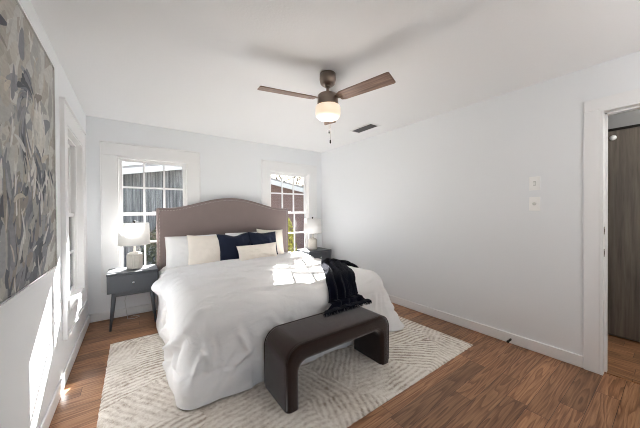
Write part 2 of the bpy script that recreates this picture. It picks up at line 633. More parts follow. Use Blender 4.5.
# sky portals, they only guide sampling of daylight through the windows and added opening
for nm, loc, rot in (('portal_front', (.25, YF - T - .01, 1.05), (R(90), 0, 0)),
                     ('portal_back', ((W1[0] + W1[1]) / 2, YB + T + .01, 1.25), (R(-90), 0, 0)),
                     ('portal_back', ((W2[0] + W2[1]) / 2, YB + T + .01, 1.25), (R(-90), 0, 0)),
                     ('portal_left', (XL - T - .01, (WL[0] + WL[1]) / 2, 1.25), (0, R(-90), 0))):
    ld = bpy.data.lights.new(nm, 'AREA')
    ld.shape = 'RECTANGLE'
    ld.size, ld.size_y = (0.8, 1.5) if nm == 'portal_back' else ((1.1, 2.1) if nm == 'portal_front' else (1.5, 0.8))
    ld.cycles.is_portal = True
    lo = link(bpy.data.objects.new(nm, ld))
    lo.location = loc
    lo.rotation_euler = rot

# doorway: casing, jamb, latch plates
dr = empty('door_1', (XR, (DY0 + DY1) / 2, 0), kind='structure')


def at(o, parent):
    o.parent = parent
    o.matrix_parent_inverse = Matrix.Translation(-parent.location)
    return o


CW = 0.090
at(obj('casing', boxes((XR - .02, XR, DY1, DY1 + CW, 0, DZ), (XR - .02, XR, DY0 - CW, DY0, 0, DZ),
                       (XR - .02, XR, DY0 - CW, DY1 + CW, DZ, DZ + CW)), 'trim', bevel=.003), dr)
at(obj('jamb', boxes((XR - .022, XR + T, DY1 - .018, DY1, 0, DZ - .018), (XR - .022, XR + T, DY0, DY0 + .018, 0, DZ - .018),
                     (XR - .022, XR + T, DY0, DY1, DZ - .018, DZ)), 'trim', bevel=.002), dr)
at(obj('door_stop_strip', boxes((XR + .05, XR + .09, DY1 - .030, DY1 - .018, 0, DZ - .018),
                                (XR + .05, XR + .09, DY0 + .018, DY1 - .018, DZ - .030, DZ - .018)), 'trim'), dr)
for z in (1.13, 0.955):
    s = at(obj('strike_plate', boxes((XR + .008, XR + .036, DY1 - .0205, DY1 - .017, z - .03, z + .03)), 'nickel', bevel=.001), dr)
    k = obj('bolt_hole', boxes((XR + .014, XR + .028, DY1 - .0215, DY1 - .020, z - .014, z + .014)), 'black', s)
at(obj('threshold', boxes((XR + .045, XR + .095, DY0, DY1, -.01, 0.006)), M['hall_floor'], bevel=.003), dr)

# hall beyond the doorway
HX = 3.95
structure('floor_hall', boxes((XR + .06, HX + .3, -1.6, 1.4, -.12, 0.0)), 'hall_floor')
structure('wall_hall', boxes((HX + .05, HX + .2, -1.6, 1.4, 0, H), (XR + T, HX + .05, 1.25, 1.4, 0, H), (XR + T, HX + .05, -1.6, -1.45, 0, H)), 'hall_wall')
structure('ceiling_hall', boxes((XR + T, HX + .2, -1.6, 1.4, H, H + .12)), 'ceiling')
hp = empty('sliding_door', (HX, 0.2, 0), 'tall grey-brown wooden sliding door across the hall, seen through the doorway', 'door')
o = at(obj('door_panel', boxes((HX, HX + .04, -0.55, 0.95, 0.02, 2.09)), 'hall_panel', bevel=.004), hp)
o = at(obj('rail', boxes((HX - .004, HX + .045, -0.75, 1.15, 2.09, 2.115)), 'dark_metal'), hp)
bm = bmesh.new()
lathe(bm, [(0.001, 0), (.024, 0), (.026, .006), (.02, .016), (.001, .018)], n=24)
o = obj('round_cap', bm, 'switch', smooth=True)
o.rotation_euler = (0, R(-90), 0)
o.location = (HX, 0.405, 2.02)
at(o, hp)

ld = bpy.data.lights.new('hall_fill_light', 'POINT')  # unseen fill light, added to lift the dark hall
ld.energy = 24.0
ld.color = (1, .96, .9)
ld.shadow_soft_size = .1
lo = link(bpy.data.objects.new('hall_fill_light', ld))
lo.location = (3.5, -.7, 2.3)

# fill light without a fixture, added behind the camera to brighten the near end
ld = bpy.data.lights.new('rear_fill_light', 'POINT')
ld.energy = 15.0
ld.color = (1, .97, .93)
ld.shadow_soft_size = .15
lo = link(bpy.data.objects.new('rear_fill_light', ld))
lo.location = (2.1, -.5, 1.75)

# ------------------------------------------------------------ fixtures
# ceiling fan
FX, FY = 1.328, 1.722
fan = empty('ceiling_fan', (FX, FY, H), 'brushed nickel three-blade ceiling fan with a lit round glass bowl', 'ceiling fan')
fan_parts = []


def fpart(name, bm, mat, smooth=True, **kw):
    return obj(name, bm, mat, fan, smooth=smooth, **kw)


fpart('canopy', lathe(bmesh.new(), [(.055, 0), (.066, -.004), (.068, -.05), (.060, -.085), (.045, -.098), (.02, -.1)]), 'nickel')
fpart('downrod', lathe(bmesh.new(), [(.013, -.09), (.013, -.185)], n=20), 'nickel')
fpart('rod_collar', lathe(bmesh.new(), [(.016, -.09), (.026, -.095), (.026, -.112), (.016, -.118)], n=24), 'nickel')
fpart('motor_housing', lathe(bmesh.new(), [(.03, -.168), (.075, -.176), (.084, -.185), (.088, -.262), (.084, -.272), (.05, -.274)]), 'nickel')
fpart('light_bowl', lathe(bmesh.new(), [(.05, -.270), (.097, -.272), (.103, -.285), (.104, -.33), (.098, -.355), (.08, -.372), (.045, -.383), (.001, -.386)]), 'bowl')
blade = None
for k, a in enumerate((168, 284, 50)):
    bm = bmesh.new()
    n = 14
    top, bot = [], []
    L0, L1 = 0.115, 0.570
    outl = [(L0, -.040), (L0 + .03, -.052), (L1 - .012, -.062), (L1, -.056), (L1, .056), (L1 - .012, .062), (L0 + .03, .052), (L0, .040)]
    prism(bm, outl, 'Z', -.004, .004)
    b = obj('blade', bm, 'blade', fan, bevel=.002)
    b.location = (0, 0, -.222)
    b.rotation_euler = (R(-13), 0, R(a))
    br = bmesh.new()
    prism(br, [(.055, -.02), (.10, -.022), (.165, -.034), (.18, -.028), (.18, .028), (.165, .034), (.10, .022), (.055, .02)], 'Z', .004, .009)
    for sx_, sy_ in ((.15, .018), (.15, -.018), (.165, 0)):
        box(br, sx_ - .004, sx_ + .004, sy_ - .004, sy_ + .004, -.007, -.003)
    obj('blade_bracket', br, 'nickel', b, bevel=.001)
for dx, z1, z0 in ((-.004, -.37, -.47), (.008, -.37, -.55)):
    bm = bmesh.new()
    z = -.378
    while z > z0:
        bmesh.ops.create_icosphere(bm, subdivisions=1, radius=.0022, matrix=Matrix.Translation((dx, -.02, z)))
        z -= .0052
    c = obj('pull_chain', bm, 'nickel', fan, smooth=True)
    obj('chain_pull', lathe(bmesh.new(), [(.001, z0), (.0055, z0 - .006), (.0065, z0 - .026), (.003, z0 - .032)], dx, -.02, 12), 'dark_metal', c, smooth=True)
ld = bpy.data.lights.new('fan_bulb', 'POINT')
ld.energy = 5.0
ld.color = (1, .91, .80)
ld.shadow_soft_size = .08
lo = link(bpy.data.objects.new('fan_bulb', ld))
lo.location = (0, 0, -.46)
lo.parent = fan

# ceiling vent
v = empty('ceiling_vent', (2.60, 2.55, H), 'dark slatted air vent in the white ceiling beside the fan', 'air vent')
obj('frame', boxes((-.095, .095, -.205, -.18, -.008, 0), (-.095, .095, .18, .205, -.008, 0), (-.095, -.07, -.18, .18, -.008, 0), (.07, .095, -.18, .18, -.008, 0)), 'vent_frame', v, bevel=.003)
obj('duct_box', boxes((-.07, .07, -.18, .18, -.002, 0)), 'black', v)
bm = bmesh.new()
for i in range(9):
    x = -.06 + i * .015
    vs = box(bm, x - .006, x + .006, -.18, .18, -.007, -.0055)
    bmesh.ops.rotate(bm, verts=vs, cent=(x, 0, -.006), matrix=Matrix.Rotation(R(28), 3, 'Y'))
obj('slats', bm, 'vent_dark', v)

# wall switches
for z, lab, kindk in ((1.538, 'upper white wall switch plate between the bed and the doorway', 'toggle'), (1.352, 'lower white wall switch plate, directly under the other one', 'toggle')):
    s = empty('light_switch', (XR, .782, z), lab, 'light switch', 'switch plates by the doorway')
    o = obj('plate', boxes((-.009, 0, -.040, .040, -.062, .062)), 'switch', s, bevel=.003)
    if z > 1.5:
        obj('toggle', boxes((-.019, -.008, -.006, .006, -.014, .010)), 'switch', s, bevel=.002)
        obj('slot', boxes((-.0098, -.008, -.009, .009, -.02, .02)), 'cord_white', s)
    else:
        bm = lathe(bmesh.new(), [(.014, 0), (.014, .010), (.012, .013), (.001, .014)], n=24)
        o = obj('dial', bm, 'cord_white', s, smooth=True)
        o.rotation_euler = (0, R(-90), 0)
        o.location = (-.0085, 0, 0)

# spring door stop on the right baseboard
ds = empty('door_stop', (XR - BT, .962, .045), 'small dark spring door stop on the right baseboard', 'door stop')
bm = bmesh.new()
tube(bm, [(-.075 + i * .0016, .008 * math.cos(i * 1.3), .008 * math.sin(i * 1.3)) for i in range(46)], .0018, 5)
obj('spring', bm, 'dark_metal', ds, smooth=True)
bm = lathe(bmesh.new(), [(.001, 0), (.011, 0), (.012, .008), (.010, .016), (.001, .018)], n=16)
o = obj('rubber_tip', bm, 'black', ds, smooth=True)
o.rotation_euler = (0, R(-90), 0)
o.location = (-.072, 0, 0)

# painting on the left wall
art = empty('wall_painting', (XL, 1.58, 1.59), 'large abstract grey and slate painting in a thin silver frame on the left wall', 'painting')
A0, A1, AZ0, AZ1 = 0.86, 2.335, 0.955, 2.222
bm = boxes((XL + .004, XL + .032, A0 + .008, A1 - .008, AZ0 + .008, AZ1 - .008))
lay = bm.verts.layers.float_color.new('paint')
for v_ in bm.verts:
    v_[lay] = srgb(182, 182, 178) + (1,)
rg = random.Random(21)
nstroke = 0


def stroke(y, z, ang, L, w, bend, col):
    global nstroke
    nstroke += 1
    xx = XL + .0322 + nstroke * 1.5e-6
    n_ = 9
    prev_ = None
    a_ = ang
    py_, pz_ = y - math.cos(ang) * L / 2, z - math.sin(ang) * L / 2
    kk_ = rg.uniform(.9, 1.08)
    c4 = tuple(c_ * kk_ for c_ in srgb(*col)) + (1,)
    for k_ in range(n_ + 1):
        f_ = k_ / n_
        ww = w / 2 * min(1, .35 + 5 * f_) * (1 - .75 * f_ ** 3) * (1 + rg.uniform(-.12, .12))
        q_ = []
        for sg in (-1, 1):
            yy_ = min(max(py_ - sg * math.sin(a_) * ww, A0 + .009), A1 - .009)
            zz_ = min(max(pz_ + sg * math.cos(a_) * ww, AZ0 + .009), AZ1 - .009)
            v_ = bm.verts.new((xx, yy_, zz_))
            v_[lay] = c4
            q_.append(v_)
        if prev_:
            bm.faces.new((prev_[0], prev_[1], q_[1], q_[0]))
        prev_ = q_
        a_ += bend / n_
        py_ += math.cos(a_) * L / n_
        pz_ += math.sin(a_) * L / n_


LIGHT = [(198, 198, 194), (184, 184, 181), (208, 207, 202), (172, 172, 170), (190, 187, 180), (176, 171, 163)]
MID = [(150, 152, 156), (134, 137, 143), (162, 160, 156), (144, 138, 131)]
DARK = [(98, 102, 112), (84, 88, 98), (112, 116, 124), (70, 73, 82), (126, 129, 135)]
for _ in range(420):
    y, z = rg.uniform(A0, A1), rg.uniform(AZ0, AZ1)
    stroke(y, z, rg.gauss(1.1, .5), rg.uniform(.18, .42), rg.uniform(.06, .14), rg.uniform(-.8, .8), rg.choice(LIGHT))
for _ in range(170):
    y, z = rg.gauss(1.75, .32), rg.gauss(1.45, .33)
    stroke(y, z, rg.gauss(1.0, .5), rg.uniform(.1, .28), rg.uniform(.04, .10), rg.uniform(-1, 1), rg.choice(MID + LIGHT + LIGHT))
for _ in range(210):                     # slate mass in the lower half, strokes fanning upward
    y, z = rg.gauss(1.74, .25), rg.gauss(1.20, .13)
    a_ = math.atan2(z - .75, y - 1.45) + rg.gauss(0, .3)
    stroke(y, z, a_, rg.uniform(.10, .26), rg.uniform(.03, .08), rg.uniform(-.7, .7), rg.choice(DARK + MID + MID))
for _ in range(60):                      # arcs round the centre right
    a0_ = rg.uniform(1.4, 4.2)
    r_ = rg.gauss(.17, .03)
    stroke(1.86 + r_ * .8 * math.cos(a0_), 1.72 + r_ * 1.2 * math.sin(a0_), a0_ - PI / 2, rg.uniform(.08, .2), rg.uniform(.012, .035), -.7, rg.choice(DARK + MID))
for _ in range(46):
    stroke(rg.gauss(1.98, .09), rg.gauss(1.52, .10), rg.gauss(2.0, .4), rg.uniform(.06, .2), rg.uniform(.015, .05), rg.uniform(-.8, .8), rg.choice(DARK + MID))
for _ in range(40):
    stroke(rg.gauss(1.2, .15), rg.gauss(1.75, .2), rg.gauss(.8, .5), rg.uniform(.1, .3), rg.uniform(.02, .06), rg.uniform(-.8, .8), rg.choice(MID + DARK))
for _ in range(26):
    stroke(rg.gauss(2.03, .045), rg.gauss(1.74, .05), rg.gauss(1.7, .3), rg.uniform(.06, .13), rg.uniform(.03, .06), rg.uniform(-.5, .5), (212, 209, 202))
for _ in range(90):                      # ivory dabs over everything
    stroke(rg.gauss(1.75, .33), rg.gauss(1.5, .3), rg.gauss(1.3, .6), rg.uniform(.04, .16), rg.uniform(.01, .035), rg.uniform(-1, 1), rg.choice([(206, 206, 204), (216, 215, 211), (188, 180, 168)]))
at(obj('canvas', bm, 'paint'), art)
at(obj('frame', boxes((XL + .002, XL + .042, A0, A0 + .008, AZ0, AZ1), (XL + .002, XL + .042, A1 - .008, A1, AZ0, AZ1),
                      (XL + .002, XL + .042, A0 + .008, A1 - .008, AZ0, AZ0 + .008), (XL + .002, XL + .042, A0 + .008, A1 - .008, AZ1 - .008, AZ1)), 'chrome', bevel=.001), art)

# ------------------------------------------------------------ rug
RX0, RX1, RY0, RY1 = -0.19, 2.645, 1.165, 3.275
bm = bmesh.new()
nx, ny = 230, 172
gv = []
for j in range(ny + 1):
    row = []
    for i in range(nx + 1):
        u, v_ = i / nx, j / ny
        x = RX0 + (RX1 - RX0) * u
        y = RY0 + (RY1 - RY0) * v_
        e = min(u * (RX1 - RX0), (1 - u) * (RX1 - RX0), v_ * (RY1 - RY0), (1 - v_) * (RY1 - RY0))
        k = min(1.0, e / 0.02)
        z = 0.003 + 0.009 * math.sqrt(k) + (0.0035 * noise.noise(Vector((x * 45, y * 45, 0))) + .002 * noise.noise(Vector((x * 9, y * 9, 3)))) * k
        if e < .012:
            x += .005 * noise.noise(Vector((x * 30, y * 30, 5)))
            y += .005 * noise.noise(Vector((x * 30, y * 30, 9)))
        row.append(bm.verts.new((x, y, z)))
    gv.append(row)
for j in range(ny):
    for i in range(nx):
        bm.faces.new((gv[j][i], gv[j][i + 1], gv[j + 1][i + 1], gv[j + 1][i]))
edge = [gv[0][i] for i in range(nx + 1)] + [gv[j][nx] for j in range(1, ny + 1)] + [gv[ny][i] for i in range(nx - 1, -1, -1)] + [gv[j][0] for j in range(ny - 1, 0, -1)]
low = [bm.verts.new((v_.co.x, v_.co.y, 0.0005)) for v_ in edge]
for i in range(len(edge)):
    bm.faces.new((edge[i], low[i], low[(i + 1) % len(edge)], edge[(i + 1) % len(edge)]))
tag(obj('shag_rug', bm, 'rug', smooth=True), 'ivory and taupe patterned shag rug under the bed and bench', 'rug')

# ------------------------------------------------------------ bed
BX0, BX1 = 0.262, 2.160       # mattress
BYF, BYH = 1.96, 3.95
bed = empty('bed', (1.21, 3.0, 0), 'king bed with an arched taupe upholstered headboard', 'bed')


def headz(x):
    u = abs(x - 1.21) / 0.96
    s = 1.355
    if u < 0.86:
        k = 0.5 + 0.5 * math.cos(PI * u / 0.86)
        s += 0.152 * k ** 0.82
    return s


HB0, HB1, HY0, HY1 = 0.250, 2.170, 3.95, 4.035
xs = [HB0 + (HB1 - HB0) * i / 60 for i in range(61)]
poly = [(HB0, 0.0)] + [(x, headz(x)) for x in xs] + [(HB1, 0.0)]
bm = bmesh.new()
# front face as strips so that it shades well
prism(bm, poly, 'Y', HY0, HY1)
hb = at(obj('headboard', bm, 'taupe', bevel=.018, seg=4), bed)
bm = bmesh.new()
path = [(HB0 + .035, z) for z in [0.45 + i * .018 for i in range(50)]] + []
zz = 0.45
pts = []
while zz < headz(HB0) - .035:
    pts.append((HB0 + .032, zz)); zz += .018
x = HB0 + .032
while x < HB1 - .032:
    pts.append((x, headz(x) - .034)); x += .0175
zz = headz(HB1) - .035
while zz > .45:
    pts.append((HB1 - .032, zz)); zz -= .018
for (x, z) in pts:
    bmesh.ops.create_icosphere(bm, subdivisions=1, radius=.0062, matrix=Matrix.Translation((x, HY0 - .0005, z)) @ Matrix.Diagonal((1, .5, 1, 1)))
o = obj('nailhead_trim', bm, 'nail', hb, smooth=True)
bm = bmesh.new()
ppts = [(HB0 + .006, HY0 + .012, .3 + .05 * i) for i in range(21)] + [(HB0 + .008 + (HB1 - HB0 - .016) * i / 80, HY0 + .010, headz(HB0 + (HB1 - HB0) * i / 80) - .004) for i in range(81)] + [(HB1 - .006, HY0 + .012, 1.30 - .05 * i) for i in range(21)]
tube(bm, ppts, .0065, 8)
obj('piping', bm, 'taupe', hb, smooth=True)
at(obj('bed_frame', boxes((BX0 + .02, BX1 - .02, BYF + .03, HY0, .14, .20)), 'dark_stain', bevel=.01), bed)
at(obj('box_spring', boxes((BX0 + .01, BX1 - .01, BYF + .02, HY0 - .003, .20, .36)), 'boxspring', bevel=.02), bed)
at(obj('mattress', boxes((BX0, BX1, BYF, HY0 - .003, .36, .565)), 'sham', bevel=.07, seg=4), bed)
for x in (BX0 + .08, BX1 - .08):
    for y in (BYF + .12, HY0 - .2):
        at(obj('leg', lathe(bmesh.new(), [(.02, .022 if y < 3.2 else .002), (.03, .14)], x, y, 16), 'dark_stain', smooth=True), bed)

# comforter: one draped sheet over the bed
CX0, CX1, CYF, CYE = 0.236, 2.30, 1.868, 3.90
CT = 0.622
rc = 0.19
path = []


def seg_pts(a, b, n):
    return [(a[0] + (b[0] - a[0]) * i / n, a[1] + (b[1] - a[1]) * i / n) for i in range(n)]


per = []
n1 = 190
for p in seg_pts((CX0, CYE), (CX0, CYF + rc), n1): per.append((p, (-1, 0)))
for i in range(24):
    a = PI + PI / 2 * i / 24
    per.append(((CX0 + rc + rc * math.cos(a), CYF + rc + rc * math.sin(a)), (math.cos(a), math.sin(a))))
for p in seg_pts((CX0 + rc, CYF), (CX1 - rc, CYF), n1): per.append((p, (0, -1)))
for i in range(24):
    a = 1.5 * PI + PI / 2 * i / 24
    per.append(((CX1 - rc + rc * math.cos(a), CYF + rc + rc * math.sin(a)), (math.cos(a), math.sin(a))))
for p in seg_pts((CX1, CYF + rc), (CX1, CYE), n1 + 1): per.append((p, (1, 0)))


def N(x, y, z=0.0):
    return noise.noise(Vector((x, y, z)))


def ridge(v_):
    return (1 - abs(v_)) ** 3


def sm(a, b, x):
    t_ = max(0, min(1, (x - a) / (b - a)))
    return t_ * t_ * (3 - 2 * t_)


TOPF = []
_rg = random.Random(11)
for _i in range(16):
    _x, _y = _rg.uniform(.3, 1.7), _rg.uniform(2.1, 3.45)
    _L = _rg.uniform(.35, 1.0)
    _a = R(_rg.uniform(-26, 2))
    TOPF.append((_x, _y, _x + _L * math.cos(_a), _y + _L * math.sin(_a), _rg.uniform(.012, .022), _rg.uniform(.030, .050)))
TOPF += [(.25, 3.40, 1.35, 3.05, .024, .035), (.3, 3.22, 1.9, 2.98, .02, .03), (.45, 2.78, 1.7, 2.55, .022, .035), (.28, 2.55, 1.2, 2.25, .022, .03), (1.1, 3.35, 2.2, 3.28, .02, .03), (1.3, 2.52, 1.75, 2.2, .02, .025)]
SIDEF = []      # folds of the hanging sides: (s, z) to (s, z), amplitude, width; s runs along the hem from the head on the left
_rg = random.Random(5)
for _i in range(46):
    _s = _rg.uniform(.3, 6.2)
    _z = _rg.uniform(.25, .60)
    _L = _rg.uniform(.18, .45)
    _a = R(_rg.gauss(-90, 24))
    SIDEF.append((_s, _z, _s + _L * math.cos(_a), _z + _L * math.sin(_a), _rg.choice((.014, .02, .028, -.014)), _rg.uniform(.012, .030)))
# the large folds that hang from the front-left corner
SIDEF += [(2.02, .56, 1.72, .27, .045, .030), (2.10, .58, 2.13, .20, .035, .026), (2.30, .50, 2.42, .24, .028, .026), (1.62, .52, 1.45, .24, .035, .030), (1.15, .52, 1.05, .15, .03, .03), (2.55, .50, 2.75, .30, .022, .022)]


def folds(F, px_, py_):
    d_ = 0.0
    for (x1, y1, x2, y2, amp, wd) in F:
        ux, uy = x2 - x1, y2 - y1
        L2 = ux * ux + uy * uy
        t_ = ((px_ - x1) * ux + (py_ - y1) * uy) / L2
        if t_ < -.15 or t_ > 1.15:
            continue
        L = math.sqrt(L2)
        c_ = (-(px_ - x1) * uy + (py_ - y1) * ux) / L + .018 * noise.noise(Vector((px_ * 4, py_ * 4, amp * 100)))
        if abs(c_) > wd * 4.5:
            continue
        tp = sm(-.15, .3, t_) * (1 - sm(.6, 1.15, t_))
        d_ += 1.3 * amp * tp * (math.exp(-(c_ / wd) ** 2) - .45 * math.exp(-((c_ - wd * 1.7) / wd) ** 2))
    return d_


def topz(x, y):
    """height of the top, long soft creases running across the bed"""
    w = 0.10 * N(x * 1.3, y * 1.3, 2)
    z = CT
    z += 0.022 * N(x * 1.1 + 3, y * 1.6, 1)
    yy = y + 0.16 * x + w
    z += 0.020 * math.exp(-(N(x * 0.9, yy * 5.0, 4) * 4.2) ** 2) * sm(2.2, 2.6, y)
    z += 0.008 * N(x * 2.2, yy * 12, 6)
    z += folds(TOPF, x, y)
    # lofty roll where the comforter meets the pillows
    z += 0.02 * math.exp(-((y - 3.50 + .03 * N(x * 3, 0)) / .07) ** 2)
    if y > 3.58:
        z -= 0.02 * sm(3.58, 3.75, y)
    return z


bm = bmesh.new()
rows = []
cxm = (CX0 + CX1) / 2
s_acc = 0
prev = None
NQ_T, NQ_R, NQ_S = 84, 18, 60
RR = 0.185
for (bx, by), (nxx, nyy) in per:
    if prev:
        s_acc += math.hypot(bx - prev[0], by - prev[1])
    prev = (bx, by)
    row = []
    sx_ = cxm
    sy_ = max(by, CYF + 1.0)
    ex, ey = bx - nxx * RR, by - nyy * RR
    for q in range(NQ_T):
        k = q / NQ_T
        x = sx_ + (ex - sx_) * k
        y = sy_ + (ey - sy_) * k
        row.append(Vector((x, y, topz(x, y))))
    corner = abs(nxx * nyy) * 2
    right = sm(0.2, 1, nxx)
    left = sm(0.2, 1, -nxx)
    front = sm(0.2, 1, -nyy)
    edge_z = topz(ex, ey)
    hem = 0.020 + 0.006 * N(s_acc * 3, 7)
    if by > RY1:
        hem = 0.01
    if left > .5 and by > 3.3:
        hem += 0.12 * sm(3.3, 3.8, by)
    for q in range(NQ_R):
        a = PI / 2 * (q / NQ_R)
        off = RR * math.sin(a)
        dz = RR * (1 - math.cos(a))
        row.append((off, dz))
    drop0 = RR
    for q in range(NQ_S + 1):
        k = q / NQ_S
        row.append((k,))
    out = []
    for q, r_ in enumerate(row):
        if isinstance(r_, Vector):
            out.append(bm.verts.new(r_))
            continue
        if len(r_) == 2:
            off, dz = r_
            k = 0
            z = edge_z - dz
            base_off = off - RR
            amp = 0.004 * off / RR
        else:
            k = r_[0]
            z = (edge_z - RR) * (1 - k) + hem * k
            base_off = 0.0
            amp = 0.014 + 0.046 * k ** 0.8
        s2 = s_acc + 0.10 * k * N(s_acc * 1.3, k * 1.2, 5)
        f1 = N(s2 * 3.4, k * 0.55, 11)
        f2 = ridge(N(s2 * 2.1 + 9, k * 0.8, 23) * 2.0)
        f3 = N(s2 * 9.0, z * 7, 31)
        d_ = amp * (0.7 * f1 + 0.5 * f2 - .30) + (0.008 * k + .002) * f3
        d_ += folds(SIDEF, s_acc, z) * min(1.0, .25 + k * 4 if len(r_) == 1 else .25 * r_[0] / RR)
        # gathered lower tier near the left-front corner and the fold above the corner
        tier = math.exp(-((z - .14) / .09) ** 2) * (corner * .9 + left * sm(2.6, 2.0, by) + front * (1 - sm(.9, 1.3, bx)) * (1 - right))
        d_ += 0.022 * tier
        crease = math.exp(-((z - .215 - .05 * N(s_acc * 3, 2)) / .014) ** 2) * min(1, tier + .4) * (1 - sm(.45, .85, bx)) * (1 - sm(2.2, 2.6, by))
        d_ -= 0.016 * crease
        if left > .5:
            d_ += .105 * math.exp(-((by - 3.22) / .17) ** 2) * math.exp(-((z - .53) / .09) ** 2)
        flare = k * (0.0 * left + 0.03 * front + 0.15 * right * k + 0.045 * corner * k)
        if nxx > .3 and nyy < -.3:
            flare += 0.06 * k * corner
        dd = base_off + d_ + flare
        x, y = bx + nxx * dd, by + nyy * dd
        # keep clear of the bench legs and top
        if .70 < x < 1.84 and z < .50 and y < 1.835:
            wgt = min(sm(.66, .76, x), 1 - sm(1.80, 1.86, x))
            y = y + (1.835 + .01 * f1 - y) * wgt * (1 - sm(.46, .52, z))
        # keep clear of the nightstands
        if y > 3.50:
            wg = sm(3.50, 3.60, y)
            if nxx < -.5 and x < .272 and z < .66:
                x = x + (.256 - x) * wg * (1 - sm(.62, .68, z))
            if nxx > .5 and x > 2.33:
                x = x + (2.33 - x) * wg
        z += 0.006 * N(s2 * 5, k * 3, 40) * (1 - k)
        out.append(bm.verts.new((x, y, max(z, .010))))
    rows.append(out)
for a, b in zip(rows, rows[1:]):
    for q in range(len(a) - 1):
        try:
            bm.faces.new((a[q], a[q + 1], b[q + 1], b[q]))
        except ValueError:
            pass
bmesh.ops.remove_doubles(bm, verts=bm.verts[:], dist=0.0004)
comf = obj('comforter', bm, 'duvet', smooth=True)
tag(comf, 'rumpled white comforter draped over the bed down to the rug', 'comforter')
bmt = bmesh.new()
bmt.from_mesh(comf.data)
BV = BVHTree.FromBMesh(bmt)


def surf(x, y):
    h = BV.ray_cast(Vector((x, y, 1.5)), Vector((0, 0, -1)))
    return h[0].z if h[0] else CT


# ------------------------------------------------------------ pillows
def pillow_mesh(w, h, th, seed, concave=.05, flange=0.0, n=40, chop=0.0):
    bm = bmesh.new()
    for side in (1, -1):
        g = []
        for j in range(n + 1):
            r_ = []
            for i in range(n + 1):
                u, v_ = -1 + 2 * i / n, -1 + 2 * j / n
                x = w / 2 * u * (1 - concave * (1 - v_ * v_) * abs(u))
                z = h / 2 * v_ * (1 - concave * (1 - u * u) * abs(v_))
                fu = max(0, 1 - (abs(u) / (1 - flange)) ** 2.4) if flange else max(0, 1 - abs(u) ** 2.4)
                fv = max(0, 1 - (abs(v_) / (1 - flange)) ** 2.4) if flange else max(0, 1 - abs(v_) ** 2.4)
                t_ = th / 2 * (fu * fv) ** 0.45
                e = (fu * fv) ** .3
                t_ += (0.012 * N(u * 2 + seed, v_ * 2, side) + .006 * N(u * 5 + seed, v_ * 5, side)) * e
                if flange:
                    t_ = max(t_, .003)
                if chop:
                    z -= chop * math.exp(-(u / .35) ** 2) * sm(0, 1, v_)
                edge_ = (i in (0, n) or j in (0, n))
                yv = side * t_
                if edge_:
                    yv = 0.0
                if flange:
                    yv += .008 * N(u * 4 + seed, v_ * 4, 2) * (1 - e)
                r_.append(bm.verts.new((x, yv, z)))
            g.append(r_)
        for j in range(n):
            for i in range(n):
                bm.faces.new((g[j][i], g[j][i + 1], g[j + 1][i + 1], g[j + 1][i]))
    bmesh.ops.remove_doubles(bm, verts=bm.verts[:], dist=.0003)
    return bm


def pillow(name, label, cat, group, mat, x, y, z, w, h, th, seed, tilt, yaw=0, roll=0, **kw):
    o = obj(name, pillow_mesh(w, h, th, seed, **kw), mat, smooth=True)
    o.location = (x, y, z)
    o.rotation_euler = (R(-tilt), R(roll), R(yaw))
    tag(o, label, cat, group)
    return o


pillow('bed_pillow', 'white sleeping pillow leaning on the left of the headboard', 'pillow', 'white bed pillows', 'sham', .66, 3.83, .775, .66, .43, .13, 1, 12, 0, 0, flange=.07, concave=.03)
pillow('bed_pillow', 'white sleeping pillow mostly hidden behind the navy cushions', 'pillow', 'white bed pillows', 'sham', 1.46, 3.84, .78, .74, .43, .13, 5, 12, 0, 0, flange=.07, concave=.02)
pillow('throw_pillow', 'square cream cushion left of the navy cushions, in front of the white pillow', 'cushion', 'square cream cushions', 'cream', .79, 3.68, .785, .47, .44, .16, 12, 17, 2, 2.5, concave=.08)
pillow('throw_pillow', 'square cream cushion at the right end of the row, behind a navy cushion', 'cushion', 'square cream cushions', 'cream', 1.745, 3.745, .805, .46, .46, .15, 17, 15, 2, 4, concave=.08)
pillow('throw_pillow', 'square navy cushion beside the left cream one', 'cushion', 'navy cushions', 'navy', 1.165, 3.63, .785, .48, .46, .15, 21, 18, 0, -1, concave=.09, chop=.03)
pillow('throw_pillow', 'square navy cushion further right, overlapping the right cream one', 'cushion', 'navy cushions', 'navy', 1.575, 3.615, .785, .46, .46, .13, 26, 18, 4, 2, concave=.08, chop=.01)
pillow('lumbar_pillow', 'small oblong cream lumbar cushion lying in front of the navy cushions', 'cushion', None, 'cream', 1.43, 3.47, .715, .60, .27, .13, 33, 18, 2, -1, concave=.07)

# ------------------------------------------------------------ throw blanket
ctrl = [((2.39, 2.42, .48), .12), ((2.33, 2.42, .60), .16), ((2.20, 2.47, .66), .22), ((2.06, 2.52, .66), .29), ((1.98, 2.47, .66), .31), ((1.86, 2.30, .66), .30),
        ((1.755, 2.10, .66), .31), ((1.65, 1.94, .64), .32), ((1.61, 1.83, .55), .34), ((1.59, 1.80, .49), .37), ((1.56, 1.765, .45), .48), ((1.535, 1.69, .445), .56)]


def catmull(P, t_):
    n = len(P) - 1
    i = min(int(t_), n - 1)
    f_ = t_ - i
    p0, p1, p2, p3 = P[max(i - 1, 0)], P[i], P[i + 1], P[min(i + 2, n)]
    return 0.5 * ((2 * p1) + (p2 - p0) * f_ + (2 * p0 - 5 * p1 + 4 * p2 - p3) * f_ ** 2 + (3 * p1 - p0 - 3 * p2 + p3) * f_ ** 3)


